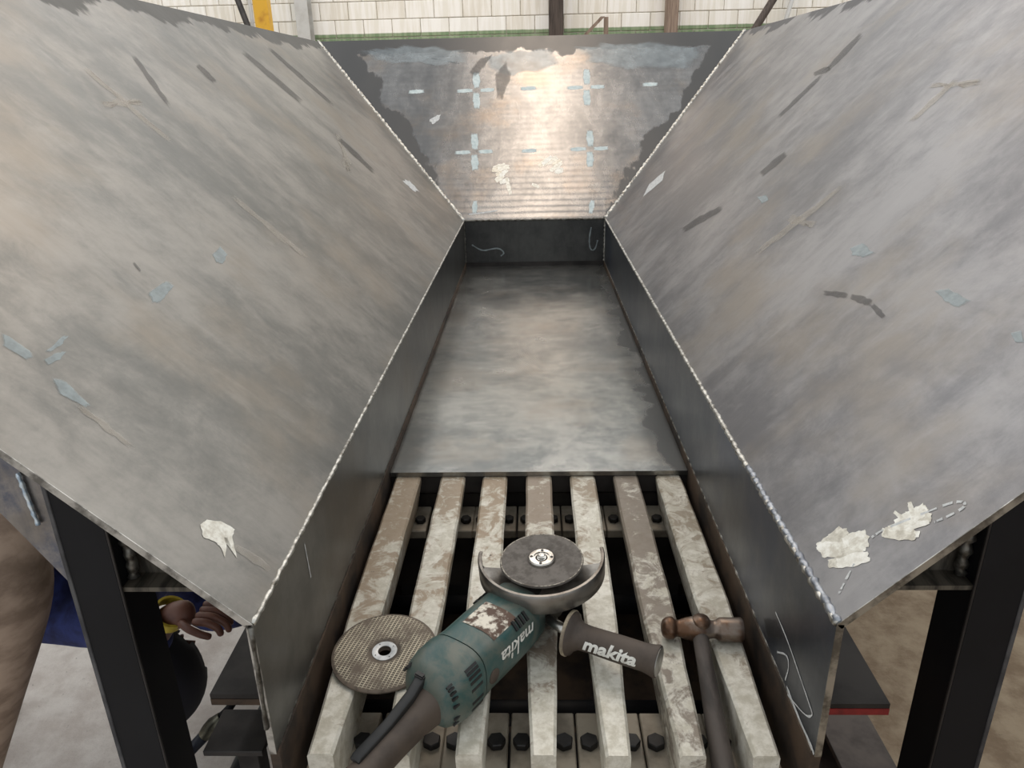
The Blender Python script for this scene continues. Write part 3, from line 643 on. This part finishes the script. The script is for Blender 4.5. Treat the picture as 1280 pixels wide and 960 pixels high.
# ------------------------------------------------------------------ ball-peen hammer
def build_hammer():
    hm = simple('worn_rusty_hammer_steel', rgb(126, 114, 104), .36, .75, rgb(98, 72, 54), 26, bmp=.25)
    wd = simple('grimy_wood', rgb(84, 76, 70), .7, 0, rgb(56, 50, 46), 22, (1, .2, 1), .2)
    a, b = atZ(826, 785, .724), atZ(928, 788, .724); c = (a+b)/2; L_ = (b-a).length
    h = tag(empty('ball_peen_hammer', (c.x, c.y, BAR_TOP)), 'rusty ball-peen hammer with grimy wooden handle on the two rightmost bars', 'hammer')
    d = (b-a).normalized(); u = V((0, 0, 1)); v = u.cross(d); m = M((v, u, d)).transposed().to_4x4(); m.translation = V((0, 0, .0215))
    k = L_/.150; P = [(.0001, -.075), (.007, -.0745), (.0135, -.072), (.018, -.066), (.0195, -.060), (.0193, -.053), (.0165, -.050), (.0140, -.046), (.0150, -.040), (.0180, -.031), (.0205, -.020), (.0210, -.010), (.0200, 0), (.0170, .011), (.0150, .020), (.0155, .026), (.0195, .031), (.0205, .034), (.0210, .066), (.0212, .072), (.0195, .0748), (.0001, .0750)]
    hd = bmo('head', lathe_bm([(r_, z*k) for r_, z in P], 40, closed=False), hm, h, m, sharp=45)
    bm = bmesh.new()
    bmo('cheek', lathe_bm([(.0001, .0135), (.0135, .0125), (.016, .008), (.016, -.008), (.0135, -.0125), (.0001, -.0135)], 28), hm, hd, M.Translation((0, .010, -.002)) @ M.Rotation(math.pi/2, 4, 'X'), sharp=60)
    e = V((-.012, -.33, -.085)); pts = [V((-.004, .0, .020)).lerp(e, t) for t in (0, .06, .15, .3, .5, .7, .85, 1)]
    rr = [.0125, .0135, .0135, .0145, .0165, .0175, .0172, .0150]
    bmo('handle', tube_bm(pts, rr, 16), wd, h, smooth=True)
build_hammer()

# ------------------------------------------------------------------ things by the far wall
def slab(name, x0, x1, y0, y1, z1, mat, label, cat, z0=0.0):
    cx, cy = (x0+x1)/2, (y0+y1)/2
    e = box(name, x0-cx, x1-cx, y0-cy, y1-cy, z0, z1, mat, bevel=.008); e.location = (cx, cy, 0); return tag(e, label, cat)
M_GREYC = simple('grey_painted_column', rgb(196, 196, 194), .6, 0, rgb(176, 174, 170), 4)
M_YEL = simple('yellow_paint', rgb(222, 172, 52), .5, 0, rgb(186, 128, 40), 5, lo=.5, hi=.75)
M_OLDW = simple('dark_weathered_post', rgb(82, 72, 66), .8, 0, rgb(56, 48, 44), 6, (8, 8, .5))
M_BROWN = simple('brown_timber', rgb(150, 132, 118), .8, 0, rgb(116, 98, 86), 6, (6, 6, .5))
def xs(px0, px1, py, y): return atY(px0, py, y).x, atY(px1, py, y).x
a, b = xs(372, 388, 20, 11.3)
col_ = empty('steel_column', ((a+b)/2, 11.3, 0)); tag(col_, 'pale grey steel column against the block wall beside the yellow post', 'column')
h_ = (b-a)/2
for nm, x0, x1, y0, y1 in (('flange', -h_, h_, -.11, -.095), ('flange', -h_, h_, .10, .115), ('web', -.01, .01, -.095, .10)): box(nm, x0, x1, y0, y1, 0, 4.8, M_GREYC, col_, bevel=.003)
a, b = xs(320, 338, 20, 9.5)
yp = empty('yellow_post', ((a+b)/2, 9.5, 0)); tag(yp, 'chipped yellow painted steel post in front of the block wall', 'post'); h_ = (b-a)/2
box('shaft', -h_, h_, -h_, h_, .02, 4.2, M_YEL, yp, bevel=.02); box('base_plate', -h_*1.8, h_*1.8, -h_*1.8, h_*1.8, 0, .02, M_YEL, yp)
a, b = xs(311, 315, 15, 11.38)
tag(bmo('wall_pipe', tube_bm([((a+b)/2, 11.40, 0), ((a+b)/2, 11.40, 4.6)], (b-a)/2, 14), M_GREYC, smooth=True), 'thin white pipe on the wall just left of the yellow post', 'pipe')
a, b = xs(686, 704, 20, 11.3); slab('timber_post', a, b, 11.22, 11.40, 4.4, M_OLDW, 'dark weathered post standing at the wall behind the middle of the hopper', 'post')
a, b = xs(832, 847, 20, 11.3); slab('timber_post', a, b, 11.22, 11.40, 4.4, M_BROWN, 'light brown timber post at the wall right of the dark post', 'post')
# small trestle end showing over the rim
p0, p1, p2 = atY(737, 41, 10.6), atY(756, 21, 10.6), atY(759, 40, 10.6)
st = empty('wooden_a_frame', (p1.x, 10.6, 0)); tag(st, 'small brown wooden a-frame whose tip shows above the hopper rim', 'stand')
for q, dx in ((-1, -.03), (1, .02)):
    k = (p1.x-p0.x)/(p1.z-p0.z) if q < 0 else .02
    bm = bmesh.new(); zt = p1.z; wd = .055
    pts = [(dx-wd*.5, zt), (dx+wd*.5, zt), (dx+wd*.5-k*zt*(1 if q < 0 else -1), 0), (dx-wd*.5-k*zt*(1 if q < 0 else -1), 0)]
    A = [bm.verts.new((x, -.03+q*.04, z)) for x, z in pts]; B = [bm.verts.new((x, .03+q*.04, z)) for x, z in pts]
    bm.faces.new(A); bm.faces.new(B[::-1])
    for i in range(4): bm.faces.new((A[i], B[i], B[(i+1) % 4], A[(i+1) % 4]))
    bmo('leg', bm, M_BROWN, st)
def leaning(name, pa, pb, yb, yt, r, mat, label):   # a pole from the floor leaning on the wall through two picture points
    A, B = atY(*pa, yb), atY(*pb, yb); d = B-A; t0 = (0-A.z)/d.z; t1 = (3.9-A.z)/d.z
    f, t = A+d*t0, A+d*t1; s_ = (yt-yb)/(t.z)
    P = [V((f.x, yb, 0.0)), V((t.x, yt, 3.9))]
    o = bmo(name, tube_bm([V((0, 0, 0)), P[1]-P[0]], r, 10), mat, smooth=True); o.location = P[0]; tag(o, label, 'pole')
leaning('leaning_pole', (289, 30), (275, 0), 10.4, 11.38, .04, M_DARK, 'dark pole leaning on the wall at the far left above the rim')  # taken for a hanging strap; the floor-standing pole shape is made up
leaning('leaning_pole', (966, 18), (978, 0), 10.6, 11.38, .05, M_OLDW, 'dark pole leaning on the wall at the far right above the rim')
leaning('leaning_pole', (993, 12), (997, 0), 11.0, 11.38, .03, M_GREYC, 'pale pole leaning on the wall beside the dark pole on the right')

# ------------------------------------------------------------------ things under the hopper
# loose black plate on a block, hose with brass coupling
p = atZ(303, 912, .50)
blk = tag(empty('bench_plate', (p.x, p.y, 0)), 'black steel plate stand under the left near corner of the hopper', 'stand')
box('top_plate', -.055, .055, -.05, .05, .488, .50, M_DARK, blk); box('stem', -.02, .02, .0, .04, .012, .488, M_DARK, blk); box('foot', -.06, .06, -.06, .08, 0, .012, M_DARK, blk)
hs = tag(empty('gas_hose', (0, 0, 0)), 'dark blue rubber hose with metal coupling beside the left black post', 'hose')
q = [atY(292, 878, 1.16), atY(283, 890, 1.15), atY(268, 905, 1.14), atY(255, 920, 1.13), atY(236, 940, 1.12)]
hs.location = (q[-1].x, q[-1].y, 0)
iv = M.Translation(-hs.location)
M_HOSE = simple('blue_black_rubber', rgb(30, 36, 50), .5, 0, rgb(20, 24, 34), 20)
bmo('hose', tube_bm([q[3], q[4], q[4]+V((-.06, .0, -.06)), q[4]+V((-.09, .05, -.25)), V((q[4].x-.05, q[4].y+.10, .03)), V((q[4].x-.05, q[4].y+.5, .012))], .012, 12), M_HOSE, hs, iv, smooth=True)
bmo('coupling', tube_bm([q[3], q[3].lerp(q[2], .5), q[2], q[2].lerp(q[1], .6)], [.013, .016, .016, .011], 12), simple('dull_brass', rgb(120, 118, 104), .4, .8, rgb(70, 68, 60), 30), hs, iv, sharp=30)
bmo('nozzle', tube_bm([q[2].lerp(q[1], .6), q[1], q[0]], [.009, .009, .007], 12), M_BLACK, hs, iv, smooth=True)
# beams lying under the right side
def beam(name, pa, pb, z, wd, ht, mat, label):
    A, B = atZ(*pa, z), atZ(*pb, z); d = B-A; d.z = 0; L_ = d.length; e = empty(name, (A.x, A.y, 0), math.atan2(d.y, d.x)); tag(e, label, 'beam')
    box('top_flange', 0, L_, -wd/2, wd/2, z-.012, z, mat, e); box('web', 0, L_, -.006, .006, z-ht, z-.012, mat, e); box('bottom_flange', 0, L_, -wd/2, wd/2, z-ht-.012, z-ht, mat, e)
    for x in (.04, L_-.1): box('support_block', x, x+.06, -wd*.4, wd*.4, 0, z-ht-.012, M_RED, e)
M_GB = simple('grey_brown_beam', rgb(104, 94, 88), .6, .2, rgb(74, 66, 62), 10)
beam('steel_beam', (1100, 985), (1030, 850), .34, .11, .10, M_GB, 'grey brown steel beam lying under the right near corner of the hopper')

# ------------------------------------------------------------------ the worker bending under the hopper on the left
def skin_mesh(nodes, edges, sub=2):
    """nodes: {key:(pos, radius)}"""
    keys = list(nodes); me = bpy.data.meshes.new('skin'); me.from_pydata([nodes[k][0] for k in keys], [(keys.index(a), keys.index(b)) for a, b in edges], [])
    o = bpy.data.objects.new('skin', me); COL.objects.link(o)
    md = o.modifiers.new('s', 'SKIN'); md.use_smooth_shade = True
    for i, k in enumerate(keys):
        r_ = nodes[k][1]; me.skin_vertices[0].data[i].radius = (r_, r_) if not isinstance(r_, tuple) else r_
        me.skin_vertices[0].data[i].use_root = (i == 0)
    sb = o.modifiers.new('u', 'SUBSURF'); sb.levels = sub; sb.render_levels = sub
    dg = bpy.context.evaluated_depsgraph_get(); out = bpy.data.meshes.new_from_object(o.evaluated_get(dg)); bpy.data.objects.remove(o)
    for pl in out.polygons: pl.use_smooth = True
    return out
def build_person():
    skinm = simple('skin', rgb(112, 74, 60), .5, 0, rgb(92, 58, 48), 20, bmp=.05)
    tan = simple('tan_work_trousers', rgb(172, 150, 132), .9, 0, rgb(134, 114, 98), 9, (1, 1, 2.5), .6)
    navy = simple('navy_work_shirt', rgb(52, 66, 132), .85, 0, rgb(30, 36, 78), 14, (1, 1, 1), .5)
    hood = simple('black_navy_hood', rgb(30, 30, 40), .75, 0, rgb(24, 24, 32), 8, bmp=.1)
    yel = simple('yellow_wristband', rgb(206, 184, 62), .6, 0, rgb(170, 148, 44), 30)
    boot = simple('dark_boot_leather', rgb(48, 40, 36), .6, 0, rgb(34, 28, 26), 14)
    hip = atY(6, 712, 1.20); kn = atY(-18, 848, 1.12); an = V((kn.x-.20, kn.y-.02, .09))
    hip2 = hip+V((-.22, .20, .0)); kn2 = V((hip2.x+.02, hip2.y+.02, .46)); an2 = V((hip2.x-.26, hip2.y+.02, .09))
    pel = (hip+hip2)/2+V((-.03, .03, .03)); wst = atY(62, 735, 1.47); chs = atY(112, 742, 1.50); nk = atY(165, 778, 1.46); hdp = atY(193, 842, 1.42)
    sh = atY(150, 775, 1.36); el = atY(160, 838, 1.25); wr = atY(212, 768, 1.20); pm = atY(246, 766, 1.20); 
    sh2 = chs+V((.10, .18, -.02)); el2 = sh2+V((.06, .05, -.24)); wr2 = el2+V((.18, -.02, .05)); pm2 = wr2+V((.075, 0, .0))
    N = {'pel': (pel, .065), 'wst': (wst, .10), 'chs': (chs, .115), 'nk': (nk, .055), 'hd0': (nk.lerp(hdp, .55), .07), 'hd': (hdp, .092), 'hd1': (hdp+(hdp-nk).normalized()*.075, .055),
         'hip': (hip, .040), 'kn': (kn, .050), 'an': (an, .042), 'hip2': (hip2, .040), 'kn2': (kn2, .050), 'an2': (an2, .042),
         'toe': (an+V((.02, .15, -.05)), .035), 'toe2': (an2+V((.02, .15, -.05)), .035),
         'sh': (sh, .06), 'el': (el, .042), 'wr': (wr, .028), 'pm': (pm, (.026, .036)), 'sh2': (sh2, .06), 'el2': (el2, .042), 'wr2': (wr2, .028), 'pm2': (pm2, (.024, .034))}
    E_ = [('pel', 'wst'), ('wst', 'chs'), ('chs', 'nk'), ('nk', 'hd0'), ('hd0', 'hd'), ('hd', 'hd1'), ('pel', 'hip'), ('hip', 'kn'), ('kn', 'an'), ('an', 'toe'), ('pel', 'hip2'), ('hip2', 'kn2'), ('kn2', 'an2'), ('an2', 'toe2'),
          ('chs', 'sh'), ('sh', 'el'), ('el', 'wr'), ('wr', 'pm'), ('chs', 'sh2'), ('sh2', 'el2'), ('el2', 'wr2'), ('wr2', 'pm2')]
    P = tag(empty('person', (pel.x, pel.y, 0)), 'person in tan trousers and navy shirt bending down under the hopper, yellow wristband', 'person')
    iv = M.Translation(-P.location)
    body = skin_mesh(N, E_, 2)
    # five fingers per hand, joined into the body mesh
    bm = bmesh.new(); bm.from_mesh(body)
    for wrist, palm in ((wr, pm), (wr2, pm2)):
        ax = (palm-wrist).normalized(); side = V((0, 0, 1)).cross(ax).normalized(); dn = ax.cross(side)
        if dn.z > 0: dn = -dn
        for k, (off, ln, thumb) in enumerate(((-.027, .062, 0), (-.009, .072, 0), (.009, .068, 0), (.026, .054, 0), (-.03, .05, 1))):
            if thumb: base = wrist.lerp(palm, .55)+side*off*.8; q_ = [base, base+ax*.025+side*-.018+dn*.006, base+ax*.05+side*-.022+dn*.018, base+ax*.066+side*-.016+dn*.030]
            else: base = palm+side*off; q_ = [base, base+ax*ln*.5+dn*.004, base+ax*ln*.82+dn*ln*.32, base+ax*ln*.86+dn*ln*.62]
            fm = skin_mesh({i: (p_, .0092-.0007*i) for i, p_ in enumerate(q_)}, [(0, 1), (1, 2), (2, 3)], 1); bm.from_mesh(fm)
    bm.to_mesh(body); bm.free()
    for pl in body.polygons: pl.use_smooth = True
    bo = link(body, 'body', skinm, P, iv)
    g_ = lambda ks, d: {k: (N[k][0], N[k][1]+d if not isinstance(N[k][1], tuple) else N[k][1]) for k in ks}
    tn = g_(['pel', 'hip', 'kn', 'hip2', 'kn2'], .014); tn['wst'] = (pel.lerp(wst, .5), .128); tn['cf'] = (an.lerp(kn, .12), .062); tn['cf2'] = (an2.lerp(kn2, .12), .062)
    tn['pel'] = (pel, .165); tn['hip'] = (hip, .118); tn['hip2'] = (hip2, .115); tn['tm'] = (hip.lerp(kn, .5), .098); tn['kn'] = (kn, .082); tn['kn2'] = (kn2, .078)
    link(skin_mesh(tn, [('pel', 'wst'), ('pel', 'hip'), ('hip', 'tm'), ('tm', 'kn'), ('kn', 'cf'), ('pel', 'hip2'), ('hip2', 'kn2'), ('kn2', 'cf2')]), 'trousers', tan, P, iv)
    ts = g_(['chs', 'wst', 'sh', 'el', 'sh2', 'el2'], .014); ts['chs'] = (chs, .142); ts['wst'] = (wst, .132); ts['p'] = (pel.lerp(wst, .35), .132); ts['cl'] = (chs.lerp(nk, .75), .072); ts['c1'] = (el.lerp(wr, .78), .040); ts['c2'] = (el2.lerp(wr2, .78), .040)
    link(skin_mesh(ts, [('chs', 'wst'), ('wst', 'p'), ('chs', 'cl'), ('chs', 'sh'), ('sh', 'el'), ('el', 'c1'), ('chs', 'sh2'), ('sh2', 'el2'), ('el2', 'c2')]), 'shirt', navy, P, iv)
    # hood: shell round the head, open over the face
    bm = bmesh.new(); bmesh.ops.create_uvsphere(bm, u_segments=32, v_segments=20, radius=1)
    up = (hdp-nk).normalized(); fwd = V((.5, .35, -.3)); fwd = (fwd-up*fwd.dot(up)).normalized(); sd = fwd.cross(up)
    bmesh.ops.delete(bm, geom=[f for f in bm.faces if (lambda c: c.y > .62 and abs(c.x) < .6 and -.75 < c.z < .35)(f.calc_center_median())], context='FACES')
    for v_ in bm.verts: v_.co = V((v_.co.x*.108, v_.co.y*.118, v_.co.z*.135))
    bmesh.ops.solidify(bm, geom=list(bm.faces), thickness=.006)
    mm = M((sd, fwd, up)).transposed().to_4x4(); mm.translation = hdp+up*.008
    hdo = bmo('hood', bm, hood, P, iv @ mm, smooth=True)
    # face
    eye = simple('eye_white', rgb(220, 216, 208), .3); pup = simple('eye_dark', rgb(30, 22, 18), .3)
    for s_ in (-1, 1):
        bm = bmesh.new(); bmesh.ops.create_uvsphere(bm, u_segments=12, v_segments=8, radius=.012); bmo('eye', bm, eye, bo, M.Translation(hdp+fwd*.086+sd*s_*.031+up*.01), smooth=True)
        bm = bmesh.new(); bmesh.ops.create_uvsphere(bm, u_segments=10, v_segments=6, radius=.006); bmo('pupil', bm, pup, bo, M.Translation(hdp+fwd*.095+sd*s_*.031+up*.01), smooth=True)
    bmo('nose', tube_bm([hdp+fwd*.088+up*.008, hdp+fwd*.104-up*.022, hdp+fwd*.09-up*.030], [.006, .012, .008], 10), skinm, bo, smooth=True)
    bmo('mouth', tube_bm([hdp+fwd*.084-up*.048-sd*.022, hdp+fwd*.091-up*.049, hdp+fwd*.084-up*.048+sd*.022], [.003, .005, .003], 8), simple('lips', rgb(120, 70, 62), .5), bo, smooth=True)
    # yellow wristband
    a_ = (wr-el).normalized(); c0 = wr
    z_ = a_; x_ = z_.cross(V((0, 1, 0))).normalized(); y_ = z_.cross(x_); mm = M((x_, y_, z_)).transposed().to_4x4(); mm.translation = c0
    bmo('wristband', lathe_bm([(.029, -.014), (.034, -.013), (.035, .013), (.030, .014), (.028, .0)], 28), yel, P, iv @ mm, sharp=50)
    for a0 in (an, an2):
        b_ = {'a': (a0+V((0, 0, .10)), .055), 'b': (a0+V((.0, 0, -.02)), .058), 'h': (a0+V((0, -.04, -.042)), .046), 't': (a0+V((.01, .10, -.043)), .046), 'u': (a0+V((.02, .18, -.048)), .040)}
        link(skin_mesh(b_, [('b', 'a'), ('b', 'h'), ('b', 't'), ('t', 'u')]), 'boot', boot, P, iv)
build_person()
